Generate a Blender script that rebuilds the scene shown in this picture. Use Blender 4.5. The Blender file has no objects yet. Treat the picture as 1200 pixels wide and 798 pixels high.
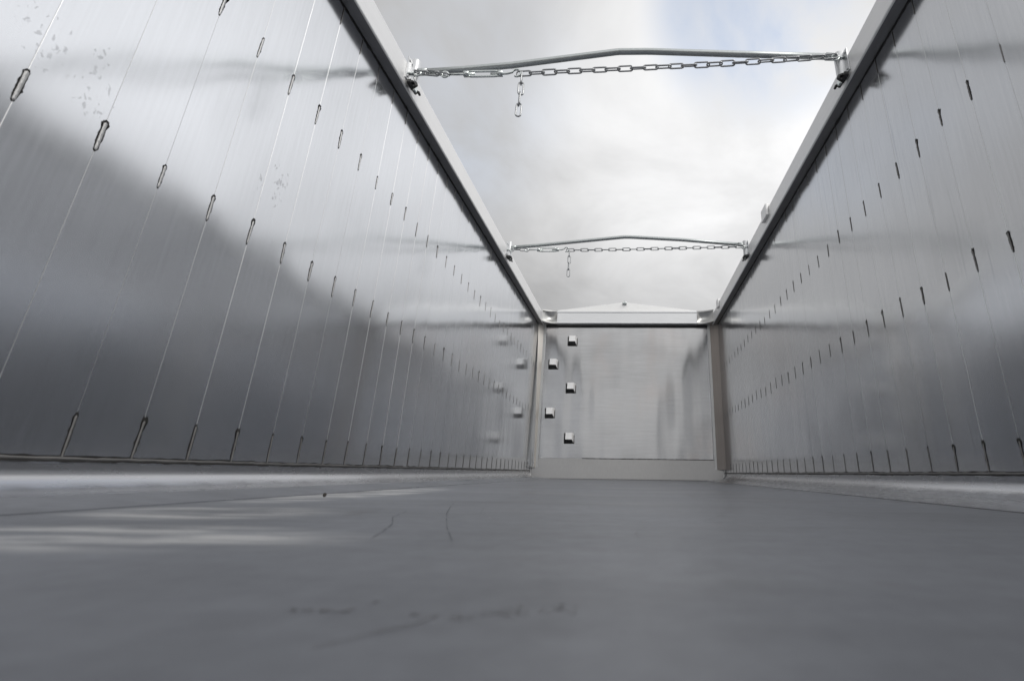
import bpy, math, random
from mathutils import Vector, Matrix
random.seed(7)
S = bpy.context.scene
COL = S.collection
R = math.radians

# ------------------------------------------------------------------ camera
cam_d = bpy.data.cameras.new('camera'); cam = bpy.data.objects.new('camera', cam_d); COL.objects.link(cam)
S.camera = cam
right = Vector((0.99931827, 0.03450236, 0.01313690))
down = Vector((0.00179667, 0.30996206, -0.95074723))
fwd = Vector((-0.03687496, 0.95012268, 0.30968876))
CAM = Vector((0.03364, 0.0, 0.077))
rot = Matrix((right, -down, -fwd)).transposed()
cam.matrix_world = Matrix.Translation(CAM) @ rot.to_4x4()
FPX, PPX, PPY = 555.95, 717.715, 372.862          # focal length and principal point in a 1200x798 frame
cam_d.sensor_fit = 'HORIZONTAL'; cam_d.sensor_width = 36
cam_d.lens = FPX * 36 / 1200
cam_d.shift_x = (600 - PPX) / 1200
cam_d.shift_y = (PPY - 399) / 1200
cam_d.clip_start = 0.01; cam_d.clip_end = 500
cam_d.dof.use_dof = True; cam_d.dof.focus_distance = 3.0; cam_d.dof.aperture_fstop = 4.0

# ------------------------------------------------------------------ exposure
vs = S.view_settings
vs.view_transform = 'Standard'; vs.look = 'None'; vs.exposure = 0.0; vs.gamma = 1.0
vs.use_curve_mapping = False
S.cycles.max_bounces = 12; S.cycles.glossy_bounces = 9; S.cycles.diffuse_bounces = 4

# ------------------------------------------------------------------ sun (weak, behind cloud)
SUN = Vector((0.56, -0.50, 0.68)).normalized()      # direction towards the sun
sl = bpy.data.lights.new('sun', 'SUN'); sl.energy = 0.9; sl.angle = R(14); sl.color = (1.0, 0.96, 0.9)
so = bpy.data.objects.new('sun', sl); COL.objects.link(so)
so.rotation_euler = SUN.to_track_quat('Z', 'Y').to_euler()

# ------------------------------------------------------------------ overcast sky
W = bpy.data.worlds.new('World'); S.world = W; W.use_nodes = True
nt = W.node_tree; nt.nodes.clear()
def N(tree, typ, **kw):
    n = tree.nodes.new(typ)
    for k, v in kw.items():
        if k == 'inp':
            for a, b in v.items(): n.inputs[a].default_value = b
        else: setattr(n, k, v)
    return n
def math_node(tree, op, a, b=None, c=None):
    n = tree.nodes.new('ShaderNodeMath'); n.operation = op
    for i, v in enumerate((a, b, c)):
        if v is None: continue
        if isinstance(v, (int, float)): n.inputs[i].default_value = v
        else: tree.links.new(v, n.inputs[i])
    return n.outputs[0]
def map_range(tree, v, a, b, c, d, smooth=False):
    n = tree.nodes.new('ShaderNodeMapRange')
    if smooth: n.interpolation_type = 'SMOOTHSTEP'
    tree.links.new(v, n.inputs[0])
    for i, x in enumerate((a, b, c, d)): n.inputs[1 + i].default_value = x
    return n.outputs[0]
def mix_col(tree, f, a, b, blend='MIX'):
    n = tree.nodes.new('ShaderNodeMix'); n.data_type = 'RGBA'; n.blend_type = blend
    for s, v in ((n.inputs[0], f), (n.inputs[6], a), (n.inputs[7], b)):
        if isinstance(v, (int, float)): s.default_value = v
        elif isinstance(v, tuple): s.default_value = v + (1,) if len(v) == 3 else v
        else: tree.links.new(v, s)
    return n.outputs[2]
L = nt.links.new
out = N(nt, 'ShaderNodeOutputWorld'); bg = N(nt, 'ShaderNodeBackground'); bg.inputs[1].default_value = 0.1
L(bg.outputs[0], out.inputs[0])
sky = N(nt, 'ShaderNodeTexSky'); sky.sky_type = 'NISHITA'; sky.sun_disc = False
sky.sun_elevation = math.asin(SUN.z); sky.sun_rotation = math.atan2(SUN.x, SUN.y)
tc = N(nt, 'ShaderNodeTexCoord'); D = tc.outputs['Generated']
sep = N(nt, 'ShaderNodeSeparateXYZ'); L(D, sep.inputs[0])
dx, dy, dz = sep.outputs
# flatten the cloud layer: direction / (z + 0.35)
den = math_node(nt, 'ADD', math_node(nt, 'MAXIMUM', dz, 0.0), 0.35)
cx_ = math_node(nt, 'DIVIDE', dx, den); cy_ = math_node(nt, 'DIVIDE', dy, den)
cmb = N(nt, 'ShaderNodeCombineXYZ'); L(cx_, cmb.inputs[0]); L(cy_, cmb.inputs[1])
n1 = N(nt, 'ShaderNodeTexNoise', inp={'Scale': 2.7, 'Detail': 7.0, 'Roughness': 0.55, 'Distortion': 0.4}); L(cmb.outputs[0], n1.inputs['Vector'])
n2 = N(nt, 'ShaderNodeTexNoise', inp={'Scale': 0.9, 'Detail': 3.0, 'Roughness': 0.5}); L(cmb.outputs[0], n2.inputs['Vector'])
def lobe(v, lo, hi):                                  # soft patch of sky around a direction
    d = N(nt, 'ShaderNodeVectorMath', operation='DOT_PRODUCT'); L(D, d.inputs[0]); d.inputs[1].default_value = Vector(v).normalized()
    return map_range(nt, d.outputs['Value'], lo, hi, 0, 1, True)
elev = map_range(nt, dz, 0.10, 0.72, 0.45, 0.74, True)
thin = lobe((0.12, 0.80, 0.60), 0.91, 1.0)            # the cloud is thinnest here
lat = map_range(nt, dx, -0.75, 0.9, 0.74, 1.24, False)
side = lobe((0.90, 0.10, 0.46), 0.55, 0.95)           # bright bank of cloud over the right hand side
back = lobe((0.2, -0.85, 0.42), 0.4, 1.0)
br = math_node(nt, 'ADD', math_node(nt, 'ADD', elev, math_node(nt, 'MULTIPLY', thin, 0.25)), math_node(nt, 'ADD', math_node(nt, 'MULTIPLY', side, 0.30), math_node(nt, 'MULTIPLY', back, 0.42)))
br = math_node(nt, 'MULTIPLY', br, lat)
br = math_node(nt, 'MULTIPLY', br, map_range(nt, n1.outputs[0], 0.3, 0.7, 0.80, 1.16))
br = math_node(nt, 'MULTIPLY', br, map_range(nt, n2.outputs[0], 0.3, 0.7, 0.93, 1.07))
br = math_node(nt, 'MULTIPLY', br, 10.0)
cc = N(nt, 'ShaderNodeCombineXYZ')
for i in range(3): L(math_node(nt, 'MULTIPLY', br, (0.995, 0.995, 1.0)[i]), cc.inputs[i])
gap = math_node(nt, 'MAXIMUM', lobe((0.225, 0.61, 0.76), 0.975, 0.998), math_node(nt, 'MULTIPLY', lobe((-0.35, 0.66, 0.66), 0.95, 1.0), 0.25))
gap = math_node(nt, 'MULTIPLY', gap, map_range(nt, n1.outputs[0], 0.34, 0.62, 0.0, 0.95))
blue = mix_col(nt, 1.0, sky.outputs[0], (3.9, 3.4, 2.9), 'MULTIPLY')
skyc = mix_col(nt, gap, cc.outputs[0], blue)
fin = mix_col(nt, map_range(nt, dz, -0.06, 0.02, 0, 1, True), (1.5, 1.4, 1.3), skyc)
L(fin, bg.inputs[0])

# ------------------------------------------------------------------ materials
def metal(name, base=(0.66, 0.67, 0.69), rough=0.25, metallic=1.0, stretch=(8, 8, 0.25), fine=0.02, wave=0.0, wave_scale=(1.2, 1.2, 0.35),
          colvar=0.06, roughvar=0.06, spots=None, tint=None, aniso=0.0, streak=None):
    m = bpy.data.materials.new(name); m.use_nodes = True
    t = m.node_tree; b = t.nodes['Principled BSDF']; lk = t.links.new
    b.inputs['Metallic'].default_value = metallic
    tcn = N(t, 'ShaderNodeTexCoord'); P = tcn.outputs['Object']
    def noise(scale, sc, det=4.0, rgh=0.55):
        mp = N(t, 'ShaderNodeMapping'); lk(P, mp.inputs[0]); mp.inputs['Scale'].default_value = scale
        n = N(t, 'ShaderNodeTexNoise', inp={'Scale': sc, 'Detail': det, 'Roughness': rgh}); lk(mp.outputs[0], n.inputs['Vector'])
        return n.outputs[0]
    a = noise(stretch, 12.0); c = noise((1, 1, 1), 2.3, 5.0)
    f = math_node(t, 'ADD', math_node(t, 'MULTIPLY', math_node(t, 'SUBTRACT', a, 0.5), 2 * colvar), math_node(t, 'MULTIPLY', math_node(t, 'SUBTRACT', c, 0.5), 2 * colvar))
    f = math_node(t, 'ADD', f, 1.0)
    cm = N(t, 'ShaderNodeVectorMath', operation='SCALE'); cm.inputs[0].default_value = base; lk(f, cm.inputs['Scale'])
    colr = cm.outputs[0]
    if tint:
        tm = map_range(t, noise((1, 1, 0.6), tint[1], 4.0), 0.48, 0.68, 0, tint[2], True)
        colr = mix_col(t, tm, colr, tint[0])
    if streak:                                         # dried run marks
        sm = map_range(t, noise(streak[0], streak[1], 3.0, 0.6), 0.60, 0.72, 0, streak[2], True)
        colr = mix_col(t, sm, colr, streak[3])
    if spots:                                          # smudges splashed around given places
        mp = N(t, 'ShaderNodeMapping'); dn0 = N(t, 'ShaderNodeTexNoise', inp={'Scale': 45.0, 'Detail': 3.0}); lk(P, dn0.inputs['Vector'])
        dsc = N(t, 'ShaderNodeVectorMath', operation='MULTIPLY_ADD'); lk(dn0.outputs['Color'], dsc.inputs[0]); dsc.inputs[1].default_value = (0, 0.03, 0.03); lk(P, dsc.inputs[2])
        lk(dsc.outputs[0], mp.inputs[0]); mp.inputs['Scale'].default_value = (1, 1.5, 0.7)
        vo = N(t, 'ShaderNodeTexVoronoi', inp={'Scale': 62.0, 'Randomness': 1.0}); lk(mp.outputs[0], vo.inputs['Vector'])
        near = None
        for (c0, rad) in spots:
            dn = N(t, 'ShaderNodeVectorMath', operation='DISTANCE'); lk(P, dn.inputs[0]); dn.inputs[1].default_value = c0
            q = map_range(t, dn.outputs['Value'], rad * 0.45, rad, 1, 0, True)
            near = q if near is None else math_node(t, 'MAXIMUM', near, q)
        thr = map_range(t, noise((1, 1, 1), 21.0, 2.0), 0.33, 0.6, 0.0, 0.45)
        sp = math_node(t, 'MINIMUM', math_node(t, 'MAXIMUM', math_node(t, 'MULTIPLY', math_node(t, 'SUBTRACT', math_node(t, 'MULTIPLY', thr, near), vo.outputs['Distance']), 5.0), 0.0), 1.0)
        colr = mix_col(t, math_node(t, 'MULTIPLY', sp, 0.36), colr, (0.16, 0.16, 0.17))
    lk(colr, b.inputs['Base Color'])
    r_ = math_node(t, 'ADD', math_node(t, 'MULTIPLY', math_node(t, 'SUBTRACT', c, 0.5), 2 * roughvar), rough)
    r_ = math_node(t, 'ADD', r_, math_node(t, 'MULTIPLY', math_node(t, 'SUBTRACT', a, 0.5), roughvar))
    lk(r_, b.inputs['Roughness'])
    b.inputs['Anisotropic'].default_value = aniso
    last = None
    if wave:
        wv = N(t, 'ShaderNodeBump', inp={'Strength': 1.0, 'Distance': wave}); lk(noise(wave_scale, 3.0, 1.0, 0.4), wv.inputs['Height']); last = wv
    if fine:
        bp = N(t, 'ShaderNodeBump', inp={'Strength': fine, 'Distance': 0.002}); lk(noise((stretch[0] * 4, stretch[1] * 4, stretch[2] * 4), 14.0), bp.inputs['Height'])
        if last: lk(last.outputs[0], bp.inputs['Normal'])
        last = bp
    if last: lk(last.outputs[0], b.inputs['Normal'])
    return m
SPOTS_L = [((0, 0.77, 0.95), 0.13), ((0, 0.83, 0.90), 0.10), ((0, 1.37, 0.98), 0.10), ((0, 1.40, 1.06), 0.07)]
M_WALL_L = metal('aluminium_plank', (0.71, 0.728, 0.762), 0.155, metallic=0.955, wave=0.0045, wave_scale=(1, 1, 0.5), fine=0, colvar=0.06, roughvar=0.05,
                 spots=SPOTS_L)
M_WALL_R = metal('weathered_aluminium_plank', (0.68, 0.69, 0.71), 0.17, metallic=0.955, wave=0.0055, wave_scale=(1, 1, 0.5), fine=0, colvar=0.08, roughvar=0.05,
                 streak=((14, 14, 0.5), 3.0, 0.3, (0.42, 0.43, 0.45)))
M_SEAM = metal('bare_plank_edge', (0.62, 0.63, 0.64), 0.44, colvar=0.1)
M_OUT = metal('outer_skin', (0.6, 0.6, 0.62), 0.4)
M_BEAD = metal('weld_metal', (0.50, 0.50, 0.50), 0.40, stretch=(60, 60, 60), fine=0.35, colvar=0.25, roughvar=0.15)
M_DULL = metal('dull_weld_metal', (0.25, 0.245, 0.24), 0.5, stretch=(60, 60, 60), fine=0.5, colvar=0.3, roughvar=0.15)
M_UNDER = metal('shaded_rail_underside', (0.30, 0.30, 0.305), 0.4, stretch=(6, 0.4, 6), colvar=0.12)  # shade beneath the rails put into a darker metal colour
M_RAIL = metal('rail_aluminium', (0.86, 0.86, 0.86), 0.36, metallic=0.3, stretch=(6, 0.4, 6), fine=0.02, colvar=0.05)
M_FRONT = metal('front_sheet', (0.485, 0.487, 0.49), 0.19, stretch=(0.2, 5, 5), wave=0.014, wave_scale=(1.5, 1.5, 0.18), fine=0.0, colvar=0.13, roughvar=0.06,
                tint=((0.53, 0.47, 0.44), 1.0, 0.5))
M_KICK = metal('kick_plate_metal', (0.37, 0.365, 0.36), 0.34, stretch=(8, 8, 1), wave=0.004, colvar=0.1)
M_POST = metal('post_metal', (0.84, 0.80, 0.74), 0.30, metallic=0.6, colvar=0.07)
M_POSTR = metal('brown_post_metal', (0.34, 0.305, 0.28), 0.45, metallic=0.6, colvar=0.18)  # darker, browner metal for the right post
M_BEAM = metal('beam_aluminium', (0.80, 0.81, 0.82), 0.34, metallic=0.5, stretch=(0.4, 6, 6), colvar=0.05)
M_CAST = metal('cast_corner_metal', (0.58, 0.58, 0.57), 0.4, stretch=(30, 30, 30), fine=0.25, colvar=0.15)
M_GALV = metal('galvanised_steel', (0.50, 0.53, 0.53), 0.36, metallic=0.9, stretch=(9, 9, 9), fine=0.15, colvar=0.16, roughvar=0.1)
M_CHAIN = metal('zinc_chain', (0.40, 0.41, 0.42), 0.32, stretch=(40, 40, 40), fine=0.1, colvar=0.15)
M_ZINC = metal('bright_zinc', (0.70, 0.74, 0.73), 0.25, stretch=(20, 20, 20), fine=0.05, colvar=0.1)
M_STEP = metal('bright_step_metal', (0.88, 0.88, 0.88), 0.45, metallic=0.15, stretch=(20, 20, 20), colvar=0.1)
M_BRK = metal('bracket_metal', (0.66, 0.67, 0.68), 0.38, metallic=0.8, stretch=(20, 20, 20), colvar=0.1)
M_GABLE = metal('gable_aluminium', (0.90, 0.90, 0.89), 0.34, metallic=0.7, stretch=(0.4, 6, 6), colvar=0.04)
def matte(name, c, r=0.7):
    m = bpy.data.materials.new(name); m.use_nodes = True; t = m.node_tree; b = t.nodes['Principled BSDF']
    n = N(t, 'ShaderNodeTexNoise', inp={'Scale': 60.0, 'Detail': 4.0}); tcn = N(t, 'ShaderNodeTexCoord'); t.links.new(tcn.outputs['Object'], n.inputs['Vector'])
    k = map_range(t, n.outputs[0], 0.3, 0.7, 0.6, 1.4); v = N(t, 'ShaderNodeVectorMath', operation='SCALE'); v.inputs[0].default_value = c
    t.links.new(k, v.inputs['Scale']); t.links.new(v.outputs[0], b.inputs['Base Color']); b.inputs['Roughness'].default_value = r
    return m
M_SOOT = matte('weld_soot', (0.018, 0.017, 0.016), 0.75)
M_BLACK = matte('black_steel_and_shade', (0.02, 0.02, 0.021), 0.4)  # black catches, plus painted shade on step blocks and below the beam
M_DIRT = matte('dirt', (0.05, 0.045, 0.04), 0.8)
M_SCRATCH = matte('floor_scratch', (0.075, 0.085, 0.09), 0.6)
M_BRIGHT = matte('bright_scratch', (0.34, 0.345, 0.36), 0.5)
M_SMEAR = matte('rubbed_smear', (0.15, 0.146, 0.147), 0.6)

def floor_mat():
    m = bpy.data.materials.new('worn_floor_aluminium'); m.use_nodes = True; t = m.node_tree; b = t.nodes['Principled BSDF']; lk = t.links.new
    tcn = N(t, 'ShaderNodeTexCoord'); P = tcn.outputs['Object']
    def noise(scale, sc, det=5.0, rgh=0.55, dist=0.0):
        mp = N(t, 'ShaderNodeMapping'); lk(P, mp.inputs[0]); mp.inputs['Scale'].default_value = scale
        n = N(t, 'ShaderNodeTexNoise', inp={'Scale': sc, 'Detail': det, 'Roughness': rgh, 'Distortion': dist}); lk(mp.outputs[0], n.inputs['Vector']); return n.outputs[0]
    big = noise((1, 1, 1), 1.6, 6.0); small = noise((1, 1, 1), 30.0, 6.0, 0.65); lon = noise((0.5, 5, 1), 3.0, 5.0)
    f = math_node(t, 'ADD', math_node(t, 'MULTIPLY', math_node(t, 'SUBTRACT', big, 0.5), 0.8), math_node(t, 'MULTIPLY', math_node(t, 'SUBTRACT', small, 0.5), 0.5))
    f = math_node(t, 'ADD', f, math_node(t, 'MULTIPLY', math_node(t, 'SUBTRACT', lon, 0.5), 0.35)); f = math_node(t, 'ADD', f, math_node(t, 'MULTIPLY', math_node(t, 'SUBTRACT', noise((0.25, 1.5, 1), 2.2, 4.0), 0.5), 0.5)); f = math_node(t, 'ADD', f, 1.0)
    v = N(t, 'ShaderNodeVectorMath', operation='SCALE'); v.inputs[0].default_value = (0.235, 0.244, 0.268); lk(f, v.inputs['Scale'])
    col = v.outputs[0]
    # rubbed brown smears
    sm = map_range(t, noise((1.0, 0.35, 1), 5.0, 5.0, 0.6, 0.5), 0.60, 0.74, 0, 0.45, True)
    col = mix_col(t, sm, col, (0.13, 0.12, 0.115))
    # specks of dirt
    vo = N(t, 'ShaderNodeTexVoronoi', inp={'Scale': 70.0}); lk(P, vo.inputs['Vector'])
    sp = math_node(t, 'LESS_THAN', vo.outputs['Distance'], map_range(t, noise((1, 1, 1), 5.0, 3.0), 0.55, 0.75, 0.0, 0.16))
    col = mix_col(t, math_node(t, 'MULTIPLY', sp, 0.5), col, (0.07, 0.068, 0.065))
    b.inputs['Metallic'].default_value = 0.62
    # patches of bright sheen painted into the colour along the left side
    sheen_patch = None
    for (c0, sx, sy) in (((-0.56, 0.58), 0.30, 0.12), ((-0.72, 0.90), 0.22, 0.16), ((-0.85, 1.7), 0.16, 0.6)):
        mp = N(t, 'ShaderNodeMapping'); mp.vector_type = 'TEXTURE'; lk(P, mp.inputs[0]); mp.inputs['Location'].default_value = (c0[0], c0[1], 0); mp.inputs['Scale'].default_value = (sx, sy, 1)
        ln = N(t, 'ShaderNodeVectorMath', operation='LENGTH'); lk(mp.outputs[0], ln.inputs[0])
        q = map_range(t, ln.outputs['Value'], 0.5, 1.15, 1, 0, True); sheen_patch = q if sheen_patch is None else math_node(t, 'MAXIMUM', sheen_patch, q)
    sheen_patch = math_node(t, 'MULTIPLY', sheen_patch, map_range(t, noise((0.5, 2.0, 1), 7.0, 6.0, 0.6), 0.34, 0.72, 0.0, 1.0, True))
    col = mix_col(t, math_node(t, 'MULTIPLY', sheen_patch, 0.95), col, (0.86, 0.85, 0.83)); lk(col, b.inputs['Base Color'])
    far = map_range(t, noise((0.6, 1.6, 1), 2.2, 4.0), 0.5, 0.68, 0, 0.5, True)
    rr = math_node(t, 'SUBTRACT', map_range(t, big, 0.3, 0.7, 0.38, 0.52), math_node(t, 'MULTIPLY', sheen_patch, 0.12))
    rr = math_node(t, 'SUBTRACT', rr, math_node(t, 'MULTIPLY', far, 0.16))
    lk(rr, b.inputs['Roughness'])
    bp = N(t, 'ShaderNodeBump', inp={'Strength': 0.10, 'Distance': 0.002}); lk(small, bp.inputs['Height'])
    wv = N(t, 'ShaderNodeBump', inp={'Strength': 1.0, 'Distance': 0.004}); lk(noise((1, 1, 1), 2.5, 1.0), wv.inputs['Height']); lk(wv.outputs[0], bp.inputs['Normal'])
    lk(bp.outputs[0], b.inputs['Normal'])
    return m
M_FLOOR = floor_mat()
M_COVE = metal('corner_fillet_metal', (0.50, 0.505, 0.525), 0.27, metallic=0.9, stretch=(5, 0.3, 5), fine=0.01, wave=0.003, wave_scale=(0.3, 0.7, 0.3), colvar=0.08, roughvar=0.06)

# ------------------------------------------------------------------ mesh helpers
class MB:
    def __init__(s): s.v, s.f, s.m, s.s = [], [], [], []
    def face(s, pts, mat=0, smooth=False):
        i = len(s.v); s.v += [tuple(p) for p in pts]; s.f.append(tuple(range(i, i + len(pts)))); s.m.append(mat); s.s.append(smooth)
    def grid(s, rows, mat=0, smooth=True, close_u=False, flip=False):
        base = len(s.v); n = len(rows[0])
        for r in rows: s.v += [tuple(p) for p in r]
        for i in range(len(rows) - 1):
            for j in range(n if close_u else n - 1):
                k = (j + 1) % n
                q = (base + i * n + j, base + i * n + k, base + (i + 1) * n + k, base + (i + 1) * n + j)
                s.f.append(q[::-1] if flip else q); s.m.append(mat); s.s.append(smooth)
    def box(s, a, b, mat=0, bev=0.0, M=None):
        # box with chamfered edges
        c = Vector([(x + y) / 2 for x, y in zip(a, b)]); h = Vector([abs(y - x) / 2 for x, y in zip(a, b)])
        e = min(bev, min(h) * 0.9)
        import bmesh
        bm = bmesh.new(); bmesh.ops.create_cube(bm, size=1.0)
        for v in bm.verts: v.co = Vector((v.co.x * 2 * h.x, v.co.y * 2 * h.y, v.co.z * 2 * h.z))
        if e > 0: bmesh.ops.bevel(bm, geom=list(bm.edges), offset=e, segments=2, affect='EDGES', profile=0.6)
        s.add_bm(bm, Matrix.Translation(c) if M is None else M @ Matrix.Translation(c), mat); bm.free()
    def add_bm(s, bm, M, mat=0, smooth=False):
        base = len(s.v); bm.verts.ensure_lookup_table(); bm.verts.index_update()
        s.v += [tuple(M @ v.co) for v in bm.verts]
        for f in bm.faces:
            s.f.append(tuple(base + v.index for v in f.verts)); s.m.append(mat); s.s.append(smooth)
    def tube(s, pts, rad, mat=0, seg=12, cap=True, closed=False):
        pts = [Vector(p) for p in pts]; n = len(pts); rows = []; prev = None
        rr = rad if isinstance(rad, (list, tuple)) else [rad] * n
        for i in range(n):
            if closed: tdir = (pts[(i + 1) % n] - pts[i - 1]).normalized()
            else: tdir = (pts[min(i + 1, n - 1)] - pts[max(i - 1, 0)]).normalized()
            if prev is None:
                up = Vector((0, 0, 1)) if abs(tdir.z) < 0.9 else Vector((1, 0, 0))
                u = tdir.cross(up).normalized()
            else: u = (prev - tdir * prev.dot(tdir)).normalized()
            prev = u; w = tdir.cross(u)
            rows.append([pts[i] + (u * math.cos(2 * math.pi * k / seg) + w * math.sin(2 * math.pi * k / seg)) * rr[i] for k in range(seg)])
        if closed: rows.append(rows[0])
        s.grid(rows, mat, True, True, flip=False)
        if cap and not closed:
            s.face(rows[0][::-1], mat); s.face(rows[-1], mat)
    def prism(s, poly, axis, a, b, mat=0):
        # extrude a 2D outline along axis from a to b
        def P(p, t):
            return {'x': (t, p[0], p[1]), 'y': (p[0], t, p[1]), 'z': (p[0], p[1], t)}[axis]
        A = [P(p, a) for p in poly]; B = [P(p, b) for p in poly]
        s.face(A[::-1], mat); s.face(B, mat); n = len(poly)
        for i in range(n): s.face([A[i], A[(i + 1) % n], B[(i + 1) % n], B[i]], mat)
    def mesh(s, name, mats, origin=(0, 0, 0), fix=True):
        me = bpy.data.meshes.new(name); o = Vector(origin)
        me.from_pydata([tuple(Vector(p) - o) for p in s.v], [], s.f)
        for m in (mats if isinstance(mats, (list, tuple)) else [mats]): me.materials.append(m)
        me.polygons.foreach_set('material_index', s.m); me.polygons.foreach_set('use_smooth', s.s)
        if fix:
            import bmesh
            bm = bmesh.new(); bm.from_mesh(me); bmesh.ops.remove_doubles(bm, verts=bm.verts, dist=1e-6); bmesh.ops.recalc_face_normals(bm, faces=bm.faces); bm.to_mesh(me); bm.free()
        me.update(); return me
    def build(s, name, mats, parent=None, loc=(0, 0, 0), fix=True):
        """vertices are in world space; loc is the object's origin in world space"""
        o = bpy.data.objects.new(name, s.mesh(name, mats, loc, fix)); COL.objects.link(o)
        place(o, parent, loc); return o
WORLD = {}
def place(o, parent, loc):
    WORLD[o.name] = Vector(loc)
    o.parent = parent
    o.location = Vector(loc) - (WORLD[parent.name] if parent else Vector())
def thing(name, loc, label, cat, group=None):
    o = bpy.data.objects.new(name, None); COL.objects.link(o); o.empty_display_size = 0.1; place(o, None, loc)
    tag(o, label, cat, group); return o
def tag(o, label, cat, group=None):
    o['label'] = label; o['category'] = cat
    if group: o['group'] = group

# ------------------------------------------------------------------ the trailer body
HW = 1.20           # half inner width
YE = 6.153          # front wall
YB = -2.2           # rear opening
ZB = 0.090          # foot of the side walls
ZT = 1.972          # top of the planks (underside of the rail)
PITCH = 0.1532
T = thing('trailer_body', (0, 0, 0), 'open topped aluminium trailer body seen from inside, tall plank walls, bare grey floor', 'trailer')

def plank_wall(side, y_first, mat):
    x0 = side * HW
    mb = MB(); rnd = random.Random(3 + side)
    k0 = int((YB - y_first) / PITCH) - 1
    ys = []; k = k0
    while True:
        y = y_first + k * PITCH
        if y > YE + 0.05: break
        if y > YB: ys.append(y)
        k += 1
    edges = [YB] + ys + [YE + 0.04]
    zs = [ZB - 0.01, 0.4, 0.8, 1.2, 1.6, ZT + 0.02]
    ends = []
    for i in range(len(edges) - 1):
        a, b = edges[i] + 0.0009, edges[i + 1] - 0.0009
        bow = rnd.uniform(0.00008, 0.00034); tilt = rnd.gauss(0, 0.00034); rows = []
        for z in zs:
            wob = rnd.gauss(0, 0.00004); row = []
            for j in range(9):
                u = j / 8 * 2 - 1
                row.append((x0 - side * ((bow + wob) * (1 - u * u) + tilt * u), a + (b - a) * j / 8, z))
            rows.append(row)
        mb.grid(rows, 0, True)
        ends.append((rows[0][0][0], rows[0][-1][0]))
    for i in range(len(edges) - 2):                   # shallow groove with bright broken edges
        c = edges[i + 1]; xa, xb = ends[i][1], ends[i + 1][0]; xm = (xa + xb) / 2 + side * 0.0003
        P_ = ((xa, c - 0.0009), (xm, c - 0.00035), (xm, c + 0.00035), (xb, c + 0.0009))
        for k in range(3):
            (x1, y1), (x2, y2) = P_[k], P_[k + 1]
            mb.face([(x1, y1, zs[0]), (x2, y2, zs[0]), (x2, y2, zs[-1]), (x1, y1, zs[-1])], 1)
    # outer skin and edges
    xo = x0 + side * 0.045
    mb.face([(xo, YB, zs[0]), (xo, YE + 0.04, zs[0]), (xo, YE + 0.04, zs[-1]), (xo, YB, zs[-1])], 2)
    mb.face([(x0, YB, zs[0]), (xo, YB, zs[0]), (xo, YB, zs[-1]), (x0, YB, zs[-1])], 2)
    mb.face([(x0, YB, zs[0]), (x0, YE + 0.04, zs[0]), (xo, YE + 0.04, zs[0]), (xo, YB, zs[0])], 2)
    o = mb.build('side_wall', [mat, M_SEAM, M_OUT], T, (x0, 0, 0), fix=False)
    return o, ys
wall_l, seams_l = plank_wall(-1, 0.5713, M_WALL_L)
wall_l['label'] = 'shiny side wall mirroring the bright sky, dark cloud-shaped reflection below'
wall_r, seams_r = plank_wall(1, 0.5866, M_WALL_R)
wall_r['label'] = 'dull evenly grey side wall with faint run marks'

# floor plate and rounded corner fillets -----------------------------------
FX = 0.95
mb = MB(); ny = 60
mb.grid([[(x, YB + (YE - YB) * i / ny, 0) for x in [-FX + 2 * FX * j / 24 for j in range(25)]] for i in range(ny + 1)], 0, True)
mb.face([(-FX, YB, -0.03), (FX, YB, -0.03), (FX, YE, -0.03), (-FX, YE, -0.03)], 0)
# long scratches and scuffs, thin dark residue standing a hair above the plate
def mark(pts, w, mat=1, z=0.0006):
    rnd = random.Random(int(pts[0][0] * 1000) + 5)
    P = []
    for i in range(len(pts) - 1):
        for k in range(6):
            u = k / 6; P.append(Vector((pts[i][0] * (1 - u) + pts[i + 1][0] * u, pts[i][1] * (1 - u) + pts[i + 1][1] * u, z)))
    P.append(Vector((pts[-1][0], pts[-1][1], z)))
    for i in range(len(P) - 1):
        if rnd.random() < 0.16: continue
        d = (P[i + 1] - P[i]); n = Vector((-d.y, d.x, 0)).normalized()
        w0 = w * rnd.uniform(0.4, 1.0); w1 = w * rnd.uniform(0.4, 1.0)
        mb.face([P[i] - n * w0, P[i] + n * w0, P[i + 1] + n * w1, P[i + 1] - n * w1], mat)
mark([(-0.403, 0.985), (-0.370, 0.860), (-0.320, 0.756), (-0.290, 0.67), (-0.269, 0.599)], 0.0007)
mark([(-0.40, 1.24), (-0.365, 1.12), (-0.31, 0.95), (-0.262, 0.82)], 0.0008)
mark([(-0.262, 0.82), (-0.22, 0.71), (-0.17, 0.591)], 0.0005)
def smear(pts, n, spread, seed, r=(0.0006, 0.0022)):
    rnd = random.Random(seed)
    for k in range(n):
        i = rnd.randrange(len(pts) - 1); u = rnd.random()
        cx0 = pts[i][0] * (1 - u) + pts[i + 1][0] * u + rnd.gauss(0, spread); cy0 = pts[i][1] * (1 - u) + pts[i + 1][1] * u + rnd.gauss(0, spread)
        rr = rnd.uniform(*r) * 0.55; st = rnd.uniform(1.0, 2.2); zz = 0.0005 + k * 0.00001
        mb.face([(cx0 + rr * st * math.cos(t) * rnd.uniform(0.8, 1.2), cy0 + rr * math.sin(t) * rnd.uniform(0.8, 1.2), zz) for t in [2 * math.pi * q / 9 for q in range(9)]], 2)
smear([(-0.165, 0.302), (-0.15, 0.303), (-0.13, 0.302), (-0.118, 0.329)], 26, 0.0012, 1)
smear([(-0.089, 0.300), (-0.063, 0.294), (-0.034, 0.309), (0.01, 0.314)], 34, 0.002, 2)
smear([(-0.06, 0.302), (-0.03, 0.316), (0.0, 0.325)], 22, 0.004, 3)
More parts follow.
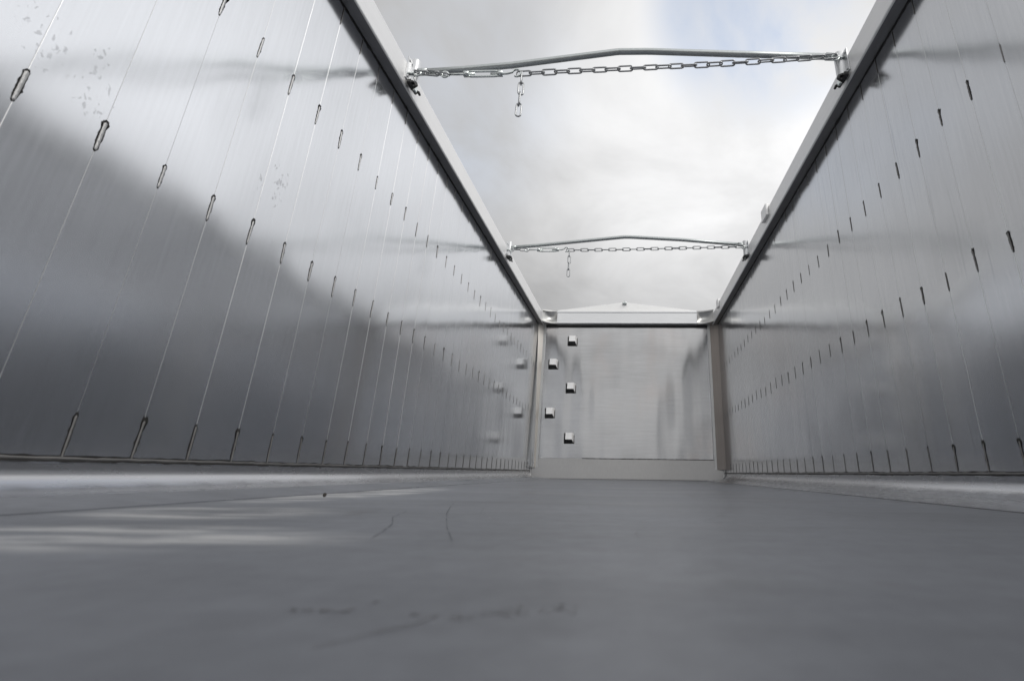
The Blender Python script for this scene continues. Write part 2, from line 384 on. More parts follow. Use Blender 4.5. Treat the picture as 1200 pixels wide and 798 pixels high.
smear([(-0.7, 0.62), (-0.3, 0.62), (-0.1, 0.9), (0.5, 1.0)], 40, 0.05, 4, (0.0005, 0.002))
smear([(-0.25, 0.25), (0.3, 0.3), (0.5, 0.6)], 30, 0.04, 5, (0.0003, 0.0012))
mark([(-0.11, 0.245), (-0.09, 0.27), (-0.075, 0.29)], 0.0006, 2)
rs = random.Random(77)
for k in range(70):                               # fine scratches dragged along by loads, some bright, some dark
    x_, y_ = rs.uniform(-0.85, 0.9), rs.uniform(0.35, 4.5) ** 1.0
    an = rs.gauss(math.pi / 2, 0.35) if rs.random() < 0.75 else rs.uniform(0, math.pi); ln = rs.uniform(0.05, 0.45); be = rs.gauss(0, 0.2)
    pts_ = [(x_ + ln * t * math.cos(an + be * t), y_ + ln * t * math.sin(an + be * t)) for t in (0, 0.33, 0.66, 1)]
    if max(abs(p[0]) for p in pts_) < 0.93: mark(pts_, rs.uniform(0.00018, 0.0005), rs.choice((2, 3, 3)), 0.0003 + k * 0.000003)
mark([(0.35, 1.9), (0.42, 1.3), (0.52, 1.02)], 0.0008)
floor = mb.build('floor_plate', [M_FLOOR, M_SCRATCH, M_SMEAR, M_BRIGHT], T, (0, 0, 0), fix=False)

for side in (-1, 1):
    mb = MB(); rows = []
    # quarter-ellipse between the floor and the foot of the wall
    prof = []
    for i in range(5): prof.append((FX + (1.130 - FX) * i / 4, 0.0025 + 0.0145 * i / 4))
    for i in range(1, 15):                        # rolled edge, easing from the flat flange up to the wall
        a = R(5.0) + i / 14 * R(84); a0 = R(5.0)
        prof.append((1.130 + (HW - 0.0005 - 1.130) * (math.sin(a) - math.sin(a0)) / (math.sin(R(89)) - math.sin(a0)), 0.017 + (0.070 - 0.017) * (math.cos(a0) - math.cos(a)) / (math.cos(a0) - math.cos(R(89)))))
    prof.append((HW - 0.0002, ZB))
    nyy = 40
    for i in range(nyy + 1):
        y = YB + (YE - YB) * i / nyy
        rows.append([(side * x, y, z) for x, z in prof])
    mb.grid([r[:5] for r in rows], 2 if side < 0 else 0, True)       # flat flange, as worn as the floor
    mb.grid([r[4:] for r in rows], 0, True)
    # small step where the fillet laps onto the floor plate
    for i in range(nyy):
        y0, y1 = YB + (YE - YB) * i / nyy, YB + (YE - YB) * (i + 1) / nyy
        mb.face([(side * FX, y0, 0.0), (side * FX, y0, 0.0025), (side * FX, y1, 0.0025), (side * FX, y1, 0.0)], 0)
        mb.face([(side * (FX - 0.002), y0, 0.0006), (side * FX, y0, 0.0014), (side * FX, y1, 0.0014), (side * (FX - 0.002), y1, 0.0006)], 1 if side > 0 else 2)
    mb.build('corner_fillet', [M_COVE, M_DIRT, M_FLOOR], T, (side * HW, 0, 0), fix=False)
    # weld that runs along the foot of the wall, with its scorched edges
    wall = wall_l if side < 0 else wall_r
    mb = MB(); rnd = random.Random(20 + side)
    n = 420; rows = []; dark_a = []; dark_b = []
    for i in range(n + 1):
        y = YB + (YE - YB) * i / n; r = 0.0042 + rnd.uniform(-0.0009, 0.0011)
        zc = ZB + 0.001 + rnd.uniform(-0.0008, 0.0008); row = []
        for j in range(7):
            a = R(-95 + 190 * j / 6)
            row.append((side * (HW + 0.001) - side * r * math.cos(a) * 0.9, y, zc + r * math.sin(a)))
        rows.append(row)
        up = 0.0055 + 0.003 * rnd.random() ** 2; dn = 0.0058 + 0.0025 * rnd.random()
        dark_a.append([(side * (HW - 0.0009), y, zc + 0.002), (side * (HW - 0.0009), y, zc + up)])
        dark_b.append([(side * (HW - 0.0022), y, zc - 0.003), (side * (HW - 0.0032), y, zc - dn)])
    mb.grid(rows, 0, True); mb.grid(dark_a, 1, False); mb.grid(dark_b, 1, False)
    mb.build('base_weld', [M_DULL, M_SOOT], wall, (side * HW, 0, ZB), fix=False)

# weld beads -------------------------------------------------------------
def bead_mesh(name, length, width, soot, top_blob, seed, pale=True):
    """a raised bead lying on the local YZ plane, bulging along +X, top at +Z; scorched rim beneath it"""
    rnd = random.Random(seed); mb = MB(); n = 22; m = 8; rows = []
    for i in range(n + 1):
        t = i / n; z = -length / 2 + length * t
        e = min(t, 1 - t) * length; w = width / 2
        ww = w * math.sqrt(max(0.0, 1 - (1 - min(1, e / w)) ** 2)) if e < w else w
        ww = max(ww, 0.0002) * (1 + 0.08 * rnd.uniform(-1, 1)) * (0.88 + 0.24 * t)
        h = 0.0022 * (0.8 + 0.3 * math.sin(i * 2.1) * 0.5 + 0.2 * rnd.random()) * min(1, ww / w + 0.15)
        rows.append([(0.0009 + h * math.sin(math.pi * j / m), -ww * math.cos(math.pi * j / m), z) for j in range(m + 1)])
    mb.grid(rows, 0, True)
    # scorched rim
    pts = []; K = 46
    for i in range(K):
        a = 2 * math.pi * i / K
        c, s_ = math.cos(a), math.sin(a)
        ww = width / 2 + soot * (0.55 + 0.6 * rnd.random()); hh = length / 2 + soot * (0.6 + 0.7 * rnd.random())
        py = ww * (abs(c) ** 0.75) * (1 if c > 0 else -1); pz = hh * s_ if abs(s_) > 0.92 else (length / 2 - width * 0.35) * s_ / 0.92
        if s_ > 0.75: py *= 1.3 + top_blob * rnd.random(); pz += soot * top_blob * (0.4 + rnd.random())
        if rnd.random() < 0.05: py *= 1.3
        if rnd.random() < 0.05 and abs(s_) > 0.8: pz *= 1.06
        pts.append((0.0006, py, pz))
    ctr = (0.0006, 0, 0)
    for i in range(K): mb.face([ctr, pts[i], pts[(i + 1) % K]], 1)
    return mb.mesh(name, [M_BEAD if pale else M_DULL, M_SOOT], fix=False)
MID = [bead_mesh('weld_bead', 0.075, 0.0066, 0.0030, b, 40 + i) for i, b in enumerate((1.4, 2.4, 0.9, 1.8, 0.7, 2.0, 1.1, 3.0))]
MIDR = [bead_mesh('weld_bead', 0.072, 0.0046, 0.0034, b, 60 + i, False) for i, b in enumerate((0.9, 0.6, 2.0, 1.4, 1.1, 2.6))]
LOW = [bead_mesh('weld_bead', 0.094, 0.0052, 0.0034, b, 70 + i, False) for i, b in enumerate((1.6, 0.9, 1.2, 2.2, 0.7, 1.9))]
TOP = [bead_mesh('weld_bead', 0.100, 0.0024, 0.0022, 0.2, 80 + i, False) for i in range(3)]
beads = []
def add_row(side, ys, z, meshes, jit, skip=0.0, seed=0):
    rnd = random.Random(seed)
    for y in ys:
        if y < -0.3 or y > YE - 0.03: continue
        if rnd.random() < skip: continue
        sc = (1, rnd.uniform(0.78, 1.12) * rnd.choice((1, -1)), rnd.uniform(0.86, 1.12) if z > 0.2 else 1)
        beads.append((side, y, z + rnd.gauss(0, jit), rnd.choice(meshes), sc, rnd.gauss(0, 0.02)))
def top_z(k): return ZT - 0.045
add_row(-1, seams_l, 0.803, MID, 0.004, seed=1)
add_row(-1, seams_l, 1.403, MID, 0.005, seed=2)
add_row(-1, seams_l, ZB + 0.048, LOW, 0.001, seed=3)
add_row(-1, seams_l, ZT - 0.046, TOP, 0.002, seed=4)
add_row(1, seams_r, 0.765, MIDR, 0.006, seed=5)
add_row(1, seams_r, 1.347, MIDR, 0.006, seed=6)
add_row(1, seams_r, ZB + 0.048, LOW, 0.001, seed=7)
add_row(1, seams_r, ZT - 0.046, TOP, 0.003, seed=8)
def project(p):
    v = Vector(p) - CAM; d = v.dot(fwd)
    if d < 0.05: return None
    return PPX + FPX * v.dot(right) / d, PPY + FPX * v.dot(down) / d, d
scored = []
for b in beads:
    q = project((b[0] * HW, b[1], b[2]))
    if q is None or not (-40 < q[0] < 1240 and -40 < q[1] < 840): continue
    A, B = project((b[0] * HW, b[1], b[2] - 0.045)), project((b[0] * HW, b[1], b[2] + 0.045))
    ya, yb = project((b[0] * HW, b[1] - 0.01, b[2])), project((b[0] * HW, b[1] + 0.01, b[2]))
    wid = 0.4 if b[3] in TOP else 1.0
    scored.append((abs(A[1] - B[1]) * abs(ya[0] - yb[0]) * wid, b))
scored.sort(key=lambda s: -s[0])
def bead_matrix(b):
    side, y, z, me, sc, roll = b
    M = Matrix.Translation((side * HW, y, z))
    if side > 0: M = M @ Matrix.Rotation(math.pi, 4, 'Z')
    return M @ Matrix.Rotation(roll, 4, 'X') @ Matrix.Diagonal((*sc, 1))
for _, b in scored[:100]:
    o = bpy.data.objects.new('weld_bead', b[3]); COL.objects.link(o)
    w = wall_l if b[0] < 0 else wall_r
    o.parent = w; o.matrix_basis = Matrix.Translation(-WORLD[w.name]) @ bead_matrix(b)
rest = MB()
for _, b in scored[100:]:
    M = bead_matrix(b); base = len(rest.v); me = b[3]
    rest.v += [tuple(M @ v.co) for v in me.vertices]
    for p in me.polygons:
        rest.f.append(tuple(base + i for i in p.vertices)); rest.m.append(p.material_index + (0 if me.materials[0] == M_BEAD else 2)); rest.s.append(p.use_smooth)
ro = rest.build('small_weld_beads', [M_BEAD, M_SOOT, M_DULL, M_SOOT], T, (0, 0, 0), fix=False); ro['kind'] = 'stuff'

# top rails ----------------------------------------------------------------
RX = 1.135          # inner face of the rail
RZ0, RZ1 = ZT, 2.112
for side in (-1, 1):
    mb = MB(); y0, y1 = YB, YE - 0.03
    xi, xo = side * RX, side * (HW + 0.075); r = 0.008
    prof = [(xi, RZ0 + r), (xi, RZ1 - r), (xi + side * r * 0.3, RZ1 - r * 0.3), (xi + side * r, RZ1), (xo - side * r, RZ1), (xo, RZ1 - r), (xo, RZ0 - 0.03),
            (side * (HW + 0.047), RZ0 - 0.03), (side * (HW + 0.047), RZ0), (xi + side * r, RZ0), (xi + side * r * 0.3, RZ0 + r * 0.3)]
    n = len(prof)
    for i in range(n):
        p, q = prof[i], prof[(i + 1) % n]
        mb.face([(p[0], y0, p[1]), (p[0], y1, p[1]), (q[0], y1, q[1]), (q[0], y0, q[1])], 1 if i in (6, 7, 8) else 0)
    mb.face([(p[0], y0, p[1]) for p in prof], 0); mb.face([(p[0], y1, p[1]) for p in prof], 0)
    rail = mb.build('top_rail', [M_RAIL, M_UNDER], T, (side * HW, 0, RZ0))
    # scorched weld under the rail, broken up
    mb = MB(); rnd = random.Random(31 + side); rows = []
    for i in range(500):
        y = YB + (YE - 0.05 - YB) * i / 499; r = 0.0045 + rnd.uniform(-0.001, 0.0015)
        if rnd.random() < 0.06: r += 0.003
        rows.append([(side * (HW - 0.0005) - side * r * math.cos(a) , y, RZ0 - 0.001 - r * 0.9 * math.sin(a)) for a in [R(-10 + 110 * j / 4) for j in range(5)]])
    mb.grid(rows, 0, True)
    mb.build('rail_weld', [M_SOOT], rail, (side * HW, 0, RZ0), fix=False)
# locating blocks on top of one rail
for (y0, y1, xa) in ((3.36, 3.50, 1.128), (5.53, 5.64, 1.128)):
    mb = MB(); mb.box((xa - 0.016, y0, RZ1 - 0.075), (xa + 0.0055, y1, RZ1 + 0.028), 0, 0.004)
    mb.box((xa + 0.0055, y0 + 0.004, RZ1 + 0.002), (xa + 0.07, y1 - 0.004, RZ1 + 0.025), 0, 0.004)
    mb.build('rail_block', [M_RAIL], T, (xa, y0, RZ1))

# bow brackets: plate, socket, black catch ----------------------------------
def bracket(side, y, ze):
    X = side * RX; i_ = -side                     # i_ points inwards
    zt = 2.150
    mb = MB(); mb.box((X, y - 0.055, 2.012), (X + i_ * 0.007, y + 0.055, zt), 0, 0.002)
    for yy in (-0.040, 0.040):
        for zz in (2.030, zt - 0.018):
            mb.tube([(X + i_ * 0.006, y + yy, zz), (X + i_ * 0.012, y + yy, zz)], 0.008, 0, 6)
    br = mb.build('bow_bracket', [M_BRK], T, (X, y, 2.06))
    mb = MB(); rows = []
    for z in (2.018, zt + 0.012):                 # open half-round socket that takes the bow end
        row = [(X + i_ * (0.007 + 0.036 * math.sin(R(a)) ** 0.6), y - 0.026 * math.cos(R(a)), z) for a in range(0, 181, 12)]
        rows.append(row)
    mb.grid(rows, 0, True)
    rows2 = [[(p[0] - i_ * 0.004 * (1 if 0 < k < 15 else 0), p[1] + 0.0, p[2]) for k, p in enumerate(r)] for r in rows]
    mb.grid(rows2, 0, True)
    for r_ in (rows, ):
        for k in range(len(r_[0]) - 1): mb.face([rows[1][k], rows[1][k + 1], rows2[1][k + 1], rows2[1][k]], 0); mb.face([rows[0][k], rows[0][k + 1], rows2[0][k + 1], rows2[0][k]], 0)
    mb.face([(p[0], p[1], 2.020) for p in rows[0]], 0)
    mb.build('socket', [M_BRK], br, (X, y, 2.06), fix=False)
    mb = MB()                                      # eye for the chain
    c = Vector((X + i_ * 0.052, y - 0.035, ze))
    mb.tube([c + Vector((i_ * 0.017 * math.cos(a), 0.004, 0.017 * math.sin(a))) for a in [2 * math.pi * k / 16 for k in range(16)]], 0.0045, 0, 8, closed=True)
    mb.tube([(X + i_ * 0.006, y - 0.031, ze), (X + i_ * 0.036, y - 0.031, ze)], 0.0055, 0, 8)
    mb.build('chain_eye', [M_ZINC], br, c)
    mb = MB()                                      # black over-centre catch below
    mb.box((X + i_ * 0.0075, y - 0.046, 1.985), (X + i_ * 0.030, y + 0.012, 2.008), 0, 0.004)
    mb.tube([(X + i_ * 0.020, y - 0.052, 1.992), (X + i_ * 0.020, y + 0.040, 1.992)], 0.0085, 0, 10)
    mb.tube([(X + i_ * 0.026, y - 0.020, 2.002), (X + i_ * 0.048, y - 0.026, 1.996), (X + i_ * 0.056, y - 0.030, 1.978), (X + i_ * 0.046, y - 0.032, 1.962)], [0.008, 0.009, 0.008, 0.006], 0, 10)
    mb.tube([(X + i_ * 0.018, y + 0.030, 2.000), (X + i_ * 0.040, y + 0.034, 1.990), (X + i_ * 0.046, y + 0.036, 1.976)], [0.009, 0.008, 0.006], 0, 10)
    mb.build('catch', [M_BLACK], br, (X, y, 1.99))
    mb = MB(); mb.box((X + i_ * 0.030, y - 0.014, 1.966), (X + i_ * 0.044, y + 0.010, 1.994), 0, 0.004)
    mb.build('catch_tongue', [M_ZINC], br, (X, y, 1.98))
    return br
for side, y, ze in ((-1, 1.965, 2.058), (1, 1.965, 2.112), (-1, 4.065, 2.070), (1, 4.065, 2.090)): bracket(side, y, ze)

# front wall -----------------------------------------------------------------
PX0, PX1 = -1.108, 1.076      # clear width of the sheet
mb = MB(); nx, nz = 30, 24
mb.grid([[(PX0 - 0.012 + (PX1 - PX0 + 0.024) * i / nx, YE + 0.0025 * math.sin(i * 0.7) * math.sin(k * 0.5), 0.15 + (2.02 - 0.15) * k / nz) for i in range(nx + 1)] for k in range(nz + 1)], 0, True)
mb.box((PX0 - 0.012, YE + 0.006, 0.02), (PX1 + 0.012, YE + 0.05, 2.02), 1)
front = mb.build('front_wall', [M_FRONT, M_OUT], T, (0, YE, 0), fix=False)
# kick plate: sloping, with clipped and rounded lower corners
mb = MB()
zt, zb, yt, yb_ = 0.243, 0.000, YE - 0.004, YE - 0.035
o1 = [(-1.118, 1), (1.108, 1), (1.150, 0.86), (1.176, 0.66), (1.186, 0.42), (1.178, 0.18), (1.155, 0), (-1.160, 0), (-1.192, 0.18), (-1.198, 0.42), (-1.184, 0.68), (-1.152, 0.90)]
def kp(x, u): return (x, yb_ + (yt - yb_) * u, zb + (zt - zb) * u)
mb.face([kp(x, u) for x, u in o1], 0)
mb.face([(x, kp(x, u)[1] + 0.006, kp(x, u)[2]) for x, u in o1][::-1], 0)
for i in range(len(o1)):
    a, b = o1[i], o1[(i + 1) % len(o1)]
    A, B = kp(*a), kp(*b); mb.face([A, B, (B[0], B[1] + 0.006, B[2]), (A[0], A[1] + 0.006, A[2])], 0)
mb.build('kick_plate', [M_KICK], T, (0, yb_, 0))
# weld beads round the kick plate
mb = MB(); rnd = random.Random(5)
ring = [kp(*p) for p in o1]
def bead_line(mb, pts, r, mat=0):
    P = []
    for i in range(len(pts) - 1):
        a, b = Vector(pts[i]), Vector(pts[i + 1]); n = max(2, int((b - a).length / 0.012))
        P += [a.lerp(b, k / n) for k in range(n)]
    P.append(Vector(pts[-1]))
    mb.tube([p + Vector((0, -0.001 * rnd.random(), 0.001 * rnd.random())) for p in P], [r * rnd.uniform(0.7, 1.25) for _ in P], mat, 7)
bead_line(mb, [ring[0], (-0.55, ring[0][1], ring[0][2])], 0.0035, 0)
bead_line(mb, [(-0.56, ring[0][1], ring[0][2]), ring[1]], 0.005, 1)
bead_line(mb, ring[1:7], 0.006, 0); bead_line(mb, ring[7:] + [ring[0]], 0.007, 0)
bead_line(mb, [(x, y, z + 0.002) for x, y, z in (ring[6], ring[7])], 0.004, 2)
bead_line(mb, [(ring[4][0], ring[4][1] - 0.001, ring[4][2] - 0.02), (ring[5][0], ring[5][1] - 0.003, ring[5][2]), (ring[6][0], ring[6][1] - 0.003, ring[6][2])], 0.004, 1)
for side in (-1, 1):                           # pale weld that follows the rounded fillet and climbs to the post
    Q = [(side * x, yb_ + (yt - yb_) * z / zt - 0.006, z + 0.004) for x, z in prof[5:]]
    Q += [(side * (HW - 0.006), yb_ + 0.012, 0.13), (side * (HW - 0.022), yb_ + 0.02, 0.18), (side * (HW - 0.085), yb_ + 0.026, 0.243)]
    bead_line(mb, Q, 0.0055, 3)
mb.build('plate_weld', [M_BEAD, M_SOOT, M_DULL, M_SEAM], T, (0, yb_, 0.1))
# corner posts: chamfered strip between the side wall and the sheet
for side in (-1, 1):
    xo = side * (HW - 0.001); xi = PX0 if side < 0 else PX1
    mb = MB(); z0, z1 = 0.13, 1.985
    yo = YE - 0.085; ym = YE - 0.006
    prof = [(xo, yo), (xi - (-side) * 0.030, ym - 0.014), (xi - (-side) * 0.024, ym - 0.010)]
    xs = xi + side * 0.028
    xb_, yb2 = (xo, yo) if side > 0 else (-1.150, YE - 0.050)      # this strip narrows towards its foot
    mb.face([(xb_, yb2, z0), (xs, ym - 0.012, z0), (xs, ym - 0.012, z1), (xo, yo, z1)], 0)
    mb.face([(xb_, yb2, z0), (xo, yo, z1), (xo, YE + 0.002, z1), (xb_, YE + 0.002, z0)], 1)
    mb.face([(xo, YE + 0.001, z0 - 0.1), (xs, YE + 0.001, z0 - 0.1), (xs, YE + 0.001, z1), (xo, YE + 0.001, z1)], 1)
    mb.face([(xs, ym - 0.012, z0), (xi, ym - 0.012, z0), (xi, ym - 0.012, z1), (xs, ym - 0.012, z1)], 1)
    mb.face([(xi, ym - 0.012, z0), (xi, ym + 0.004, z0), (xi, ym + 0.004, z1), (xi, ym - 0.012, z1)], 1)
    mb.face([(xo, yo, z0), (xs, ym - 0.012, z0), (xi, ym - 0.012, z0), (xi, YE + 0.003, z0), (xo, YE + 0.003, z0)], 1)
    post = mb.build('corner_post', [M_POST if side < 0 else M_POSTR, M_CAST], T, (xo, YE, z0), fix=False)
    mb = MB(); bead_line(mb, [(xi - side * 0.002, YE - 0.004, 0.245), (xi - side * 0.002, YE - 0.004, 1.97)], 0.0048, 0)
    mb.build('post_weld', [M_SEAM], post, (xi, YE, 0.24))
# step blocks
for (x, z) in ((-0.738, 1.753), (-0.982, 1.435), (-0.736, 1.119), (-0.993, 0.797), (-0.732, 0.485)):
    mb = MB(); w, d = 0.060, 0.072                  # blunt welded foothold, smaller at the front than at the wall
    y1 = YE + 0.003; y0 = YE - d
    F = [(x - 0.041, y0, z - 0.018), (x + 0.041, y0, z - 0.018), (x + 0.040, y0 + 0.012, z + 0.064), (x - 0.040, y0 + 0.012, z + 0.064)]
    K = [(x - w, y1, z - 0.062), (x + w, y1, z - 0.062), (x + w, y1, z + 0.062), (x - w, y1, z + 0.062)]
    for q, mt in ((F, 0), ([F[3], F[2], K[2], K[3]], 0), ([K[0], F[0], F[3], K[3]], 1), ([F[1], K[1], K[2], F[2]], 0), ([K[0], K[1], F[1], F[0]], 1)): mb.face(q, mt)  # under and left faces black: their shade is put into the colour
    h = 0.062
    st = mb.build('step_block', [M_STEP, M_BLACK], front, (x, YE, z), fix=False)
    mb = MB(); rnd = random.Random(int(z * 100))
    P = [(x - w - 0.002, YE - 0.002, z + h), (x - w - 0.002, YE - 0.002, z - h), (x + w + 0.002, YE - 0.002, z - h), (x + w + 0.002, YE - 0.002, z + h * 0.6)]
    bead_line(mb, P, 0.0055, 0)
    mb.build('step_weld', [M_SOOT], st, (x, YE, z - h))
# head beam over the front wall, its forked corner castings and the low gable
BY0 = YE - 0.10; BZ0, BZ1 = 1.975, 2.150
mb = MB(); mb.box((-0.955, BY0, BZ0), (0.935, YE + 0.06, BZ1), 0, 0.010)
mb.box((-0.955, BY0 - 0.006, BZ0 + 0.002), (0.935, BY0 - 0.0005, BZ0 + 0.014), 0, 0.002)
mb.box((-0.955, BY0 - 0.008, BZ1 - 0.022), (0.935, BY0 - 0.0005, BZ1 - 0.002), 0, 0.003)
beam = mb.build('head_beam', [M_BEAM], T, (0, YE, BZ0))
for side in (-1, 1):
    xi = -0.950 if side < 0 else 0.930; xo = side * RX
    mb = MB(); n = 10
    def wing(z0, z1, lift):
        top, bot = [], []
        for i in range(n + 1):
            t = i / n; x = xi + (xo - xi) * t
            y = BY0 - 0.010 - 0.085 * t ** 2.2
            zz = lift * t ** 2
            top.append((x, y, z1 + zz)); bot.append((x, y, z0 + zz))
        tb = [(p[0], YE + 0.03, p[2]) for p in top]; bb = [(p[0], YE + 0.03, p[2]) for p in bot]
        mb.grid([bot, top], 0, True); mb.grid([top, tb], 0, True); mb.grid([bb, bot], 0, True)
        mb.face([bot[0], top[0], tb[0], bb[0]], 0); mb.face([bot[-1], top[-1], tb[-1], bb[-1]], 0)
    wing(BZ1 - 0.012, BZ1 + 0.004, -0.010); wing(BZ0 - 0.004, BZ0 + 0.014, 0.012)
    # hollow web between the two wings
    rows = []
    for i in range(n + 1):
        t = i / n; x = xi + (xo - xi) * t
        depth = 0.0 if t == 0 else 0.045 * math.sin(math.pi * min(1, t * 1.05)) ** 0.8
        rows.append([(x, BY0 - 0.004 - 0.05 * t ** 2 + depth * math.sin(math.pi * k / 8), BZ0 + 0.012 + (BZ1 - BZ0 - 0.024) * k / 8) for k in range(9)])
    mb.grid(rows, 0, True)
    mb.face([(xo, BY0 - 0.04, BZ0), (side * (HW + 0.04), BY0 - 0.04, BZ0), (side * (HW + 0.04), BY0 - 0.04, BZ1 - 0.03), (xo, BY0 - 0.04, BZ1 - 0.03)], 0)
    cst = mb.build('corner_casting', [M_CAST], beam, (xo, BY0, BZ0), fix=False)
# black strip standing in for the shadow line under the beam
mb = MB(); mb.box((PX0 + 0.005, YE - 0.028, 1.950), (PX1 - 0.005, YE - 0.001, 1.972), 0, 0.006)
mb.build('beam_shadow_strip', [M_BLACK], T, (0, YE, 1.95))
mb = MB()
tri = [(-0.945, BZ1 + 0.002), (0.925, BZ1 + 0.002), (0.925, BZ1 + 0.016), (-0.02, 2.283), (-0.06, 2.283), (-0.945, BZ1 + 0.018)]
mb.prism(tri, 'y', YE - 0.075, YE - 0.060, 0)
for a, b in ((tri[5], tri[4]), (tri[3], tri[2])):       # folded top edge
    mb.face([(a[0], YE - 0.060, a[1]), (b[0], YE - 0.060, b[1]), (b[0], YE + 0.04, b[1] - 0.004), (a[0], YE + 0.04, a[1] - 0.004)], 0)
gab = mb.build('gable_plate', [M_GABLE], T, (0, YE, BZ1))
mb = MB(); mb.box((-0.070, YE - 0.125, 2.252), (-0.010, YE - 0.0755, 2.276), 0, 0.006)
mb.tube([(-0.04, YE - 0.118, 2.262), (-0.04, YE - 0.118, 2.290)], 0.008, 0, 10)
mb.build('lug', [M_ZINC], gab, (-0.04, YE - 0.1, 2.26))

# ------------------------------------------------------------------ roof bows (loose galvanised hoops laid in the brackets)
def roof_bow(y, pts, label):
    o = thing('roof_bow', (0, y, 2.1), label, 'roof bow', 'bent roof bows across the open top')
    mb = MB(); P = [Vector((x, y, z)) for x, z in pts]
    # ease the bends a little
    Q = [P[0]]
    for i in range(1, len(P) - 1):
        for t in (0.06, 0.03): Q.append(P[i].lerp(P[i - 1], t))
        Q.append(P[i] - Vector((0, 0, 0.0008)))
        for t in (0.03, 0.06): Q.append(P[i].lerp(P[i + 1], t))
    Q.append(P[-1])
    mb.tube(Q, 0.0165, 0, 16)
    mb.build('tube', [M_GALV], o, (0, y, 2.1))
    for a, b in ((P[0], P[1]), (P[-1], P[-2])):
        d = (b - a).normalized(); mb = MB(); s = 1 if a.x > 0 else -1
        mb.tube([a - d * 0.004, a + d * 0.05], 0.0195, 0, 14)
        mb.tube([a + d * 0.006, (s * (RX - 0.026), y, a.z - 0.004), (s * (RX - 0.026), y, 2.03)], 0.0125, 0, 12)
        mb.build('end_peg', [M_GALV], o, a)
    return o
roof_bow(1.965, [(-1.095, 2.095), (-0.85, 2.109), (-0.60, 2.131), (-0.03, 2.210), (0.13, 2.208), (0.60, 2.178), (1.10, 2.148)], 'nearer of the two bent galvanised bars across the open top, thicker in view')
roof_bow(4.065, [(-1.10, 2.108), (-0.85, 2.130), (-0.03, 2.215), (0.05, 2.214), (0.53, 2.183), (1.10, 2.128)], 'farther of the two bent galvanised bars spanning the open top, closest to the front wall')

# ------------------------------------------------------------------ chains
LP = 0.0665                                            # length of one link along the chain
def link_mesh():
    mb = MB(); hl, r, wr = 0.0265, 0.0125, 0.0043; P = []
    for k in range(9):
        a = R(-90 + 180 * k / 8); P.append((hl + r * math.cos(a), r * math.sin(a), 0))
    for k in range(9):
        a = R(90 + 180 * k / 8); P.append((-hl + r * math.cos(a), r * math.sin(a), 0))
    mb.tube(P, wr, 0, 8, closed=True); return mb.mesh('link', [M_CHAIN])
LINK = link_mesh()
def put_link(parent, c, t, twist):
    o = bpy.data.objects.new('link', LINK); COL.objects.link(o)
    t = Vector(t).normalized(); w = Vector((0, 1, 0)) if abs(t.y) < 0.9 else Vector((0, 0, 1))
    u = w.cross(t).normalized(); w = t.cross(u)
    Mx = Matrix((t, u, w)).transposed().to_4x4() @ Matrix.Rotation(twist, 4, 'X')
    Mx.translation = Vector(c) - WORLD[parent.name]
    o.parent = parent; o.matrix_basis = Mx; return o
def run_chain(parent, pts, seed, start=0):
    rnd = random.Random(seed); P = [Vector(p) for p in pts]
    seg = [(P[i + 1] - P[i]).length for i in range(len(P) - 1)]; tot = sum(seg); n = max(1, round(tot / LP)); step = tot / n
    def at(s):
        for i, l in enumerate(seg):
            if s <= l or i == len(seg) - 1: return P[i].lerp(P[i + 1], s / l)
            s -= l
    for k in range(n):
        a, b = at(k * step), at((k + 1) * step)
        put_link(parent, (a + b) / 2, b - a, (R(20) if (k + start) % 2 else R(-70)) + rnd.uniform(-0.25, 0.25))
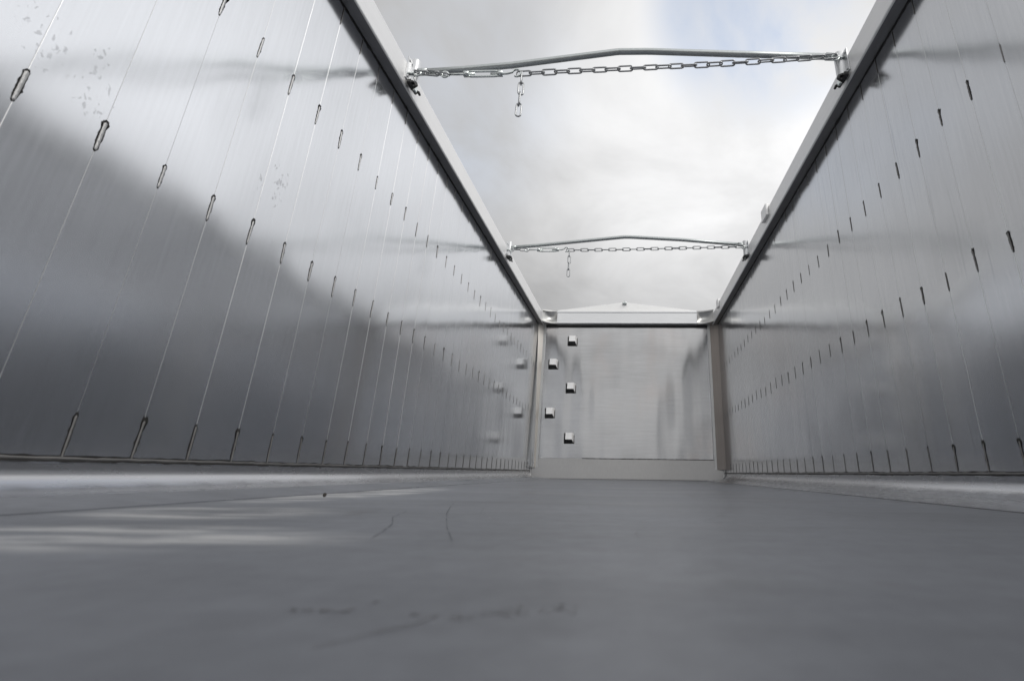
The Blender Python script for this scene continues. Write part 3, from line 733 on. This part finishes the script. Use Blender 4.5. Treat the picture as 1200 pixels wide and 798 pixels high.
def chain(y, xl, zl, hook, main, tail_n, label, tb_len):
    o = thing('chain', (0, y, 2.05), label, 'chain', 'tensioning chains under the roof bows')
    hx, hz = hook
    x_eye = hx - tb_len                                # left end of the turnbuckle
    run_chain(o, [(xl, y, zl), (x_eye + 0.012, y, hz)], 3)
    # turnbuckle body: two long cheeks and two end nuts
    xb0, xb1 = hx - 0.262, hx - 0.085; mb = MB()
    for s in (-1, 1):
        mb.tube([(xb0 + 0.006, y, hz + s * 0.0135), (xb0 + 0.03, y, hz + s * 0.0165), (xb1 - 0.03, y, hz + s * 0.0165), (xb1 - 0.006, y, hz + s * 0.0135)], 0.0062, 0, 10)
    for xx in (xb0, xb1):
        mb.tube([(xx - 0.014, y, hz), (xx + 0.014, y, hz)], 0.0165, 0, 6)
    tb = mb.build('turnbuckle', [M_ZINC], o, ((xb0 + xb1) / 2, y, hz))
    mb = MB()                                          # threaded eye
    c = Vector((x_eye, y, hz))
    mb.tube([c + Vector((0.017 * math.cos(a), 0, 0.017 * math.sin(a))) for a in [2 * math.pi * k / 18 for k in range(18)]], 0.0056, 0, 8, closed=True)
    mb.tube([(x_eye + 0.018, y, hz), (xb0 + 0.045, y, hz)], 0.0062, 0, 10)
    mb.build('eye_bolt', [M_ZINC], tb, c)
    mb = MB()                                          # hook that takes a link of the long run
    r = 0.023; cx_h = hx
    P = [(xb1 - 0.05, y, hz - 0.002), (xb1 + 0.012, y, hz - 0.002), (hx - 0.046, y, hz + 0.0)]
    P += [(cx_h + r * math.cos(R(a)), y, hz + 0.002 + r * math.sin(R(a))) for a in range(165, -116, -20)]
    mb.tube(P, [0.0062] * (len(P) - 3) + [0.0056, 0.005, 0.0042], 0, 10)
    mb.build('hook', [M_ZINC], tb, (hx, y, hz))
    run_chain(o, [(hx + 0.008, y, hz - 0.004)] + [(x, y, z) for x, z in main], 11, 1)
    # loose tail hanging from the hook
    zt = hz - 0.004
    for k in range(tail_n):
        put_link(o, (hx + 0.030 + 0.002 * math.sin(k * 2), y - 0.004, zt - LP * (k + 0.5)), (0.02 * math.sin(k * 1.7), 0, -1), (R(78), R(-14), R(68), R(-8), R(70))[k % 5])
    return o
chain(1.925, -1.085, 2.058, (-0.556, 2.036), [(-0.36, 2.041), (0.04, 2.055), (0.433, 2.071), (0.738, 2.089), (1.085, 2.113)], 4,
      'nearer steel chain with turnbuckle and hook, four links hanging loose in front of the sky', 0.375)
chain(4.025, -1.085, 2.070, (-0.565, 2.064), [(-0.3, 2.061), (0.05, 2.066), (0.53, 2.077), (1.082, 2.090)], 4,
      'farther steel chain with turnbuckle and hook, looking thin, above the front wall', 0.375)

# ------------------------------------------------------------------ crumb of dirt by the corner fillet
mb = MB(); import bmesh
bm = bmesh.new(); bmesh.ops.create_icosphere(bm, subdivisions=2, radius=1.0)
rc = random.Random(9)
for v in bm.verts: v.co *= 0.75 + 0.45 * rc.random()
mb.add_bm(bm, Matrix.Translation((-0.852, 1.44, 0.0055)) @ Matrix.Diagonal((0.0045, 0.006, 0.0065, 1)), 0, True); bm.free()
cr = mb.build('dirt_crumb', [M_DIRT], None, (-0.852, 1.44, 0.0))
tag(cr, 'tiny black crumb of dirt standing on the grey floor beside the left corner', 'dirt')
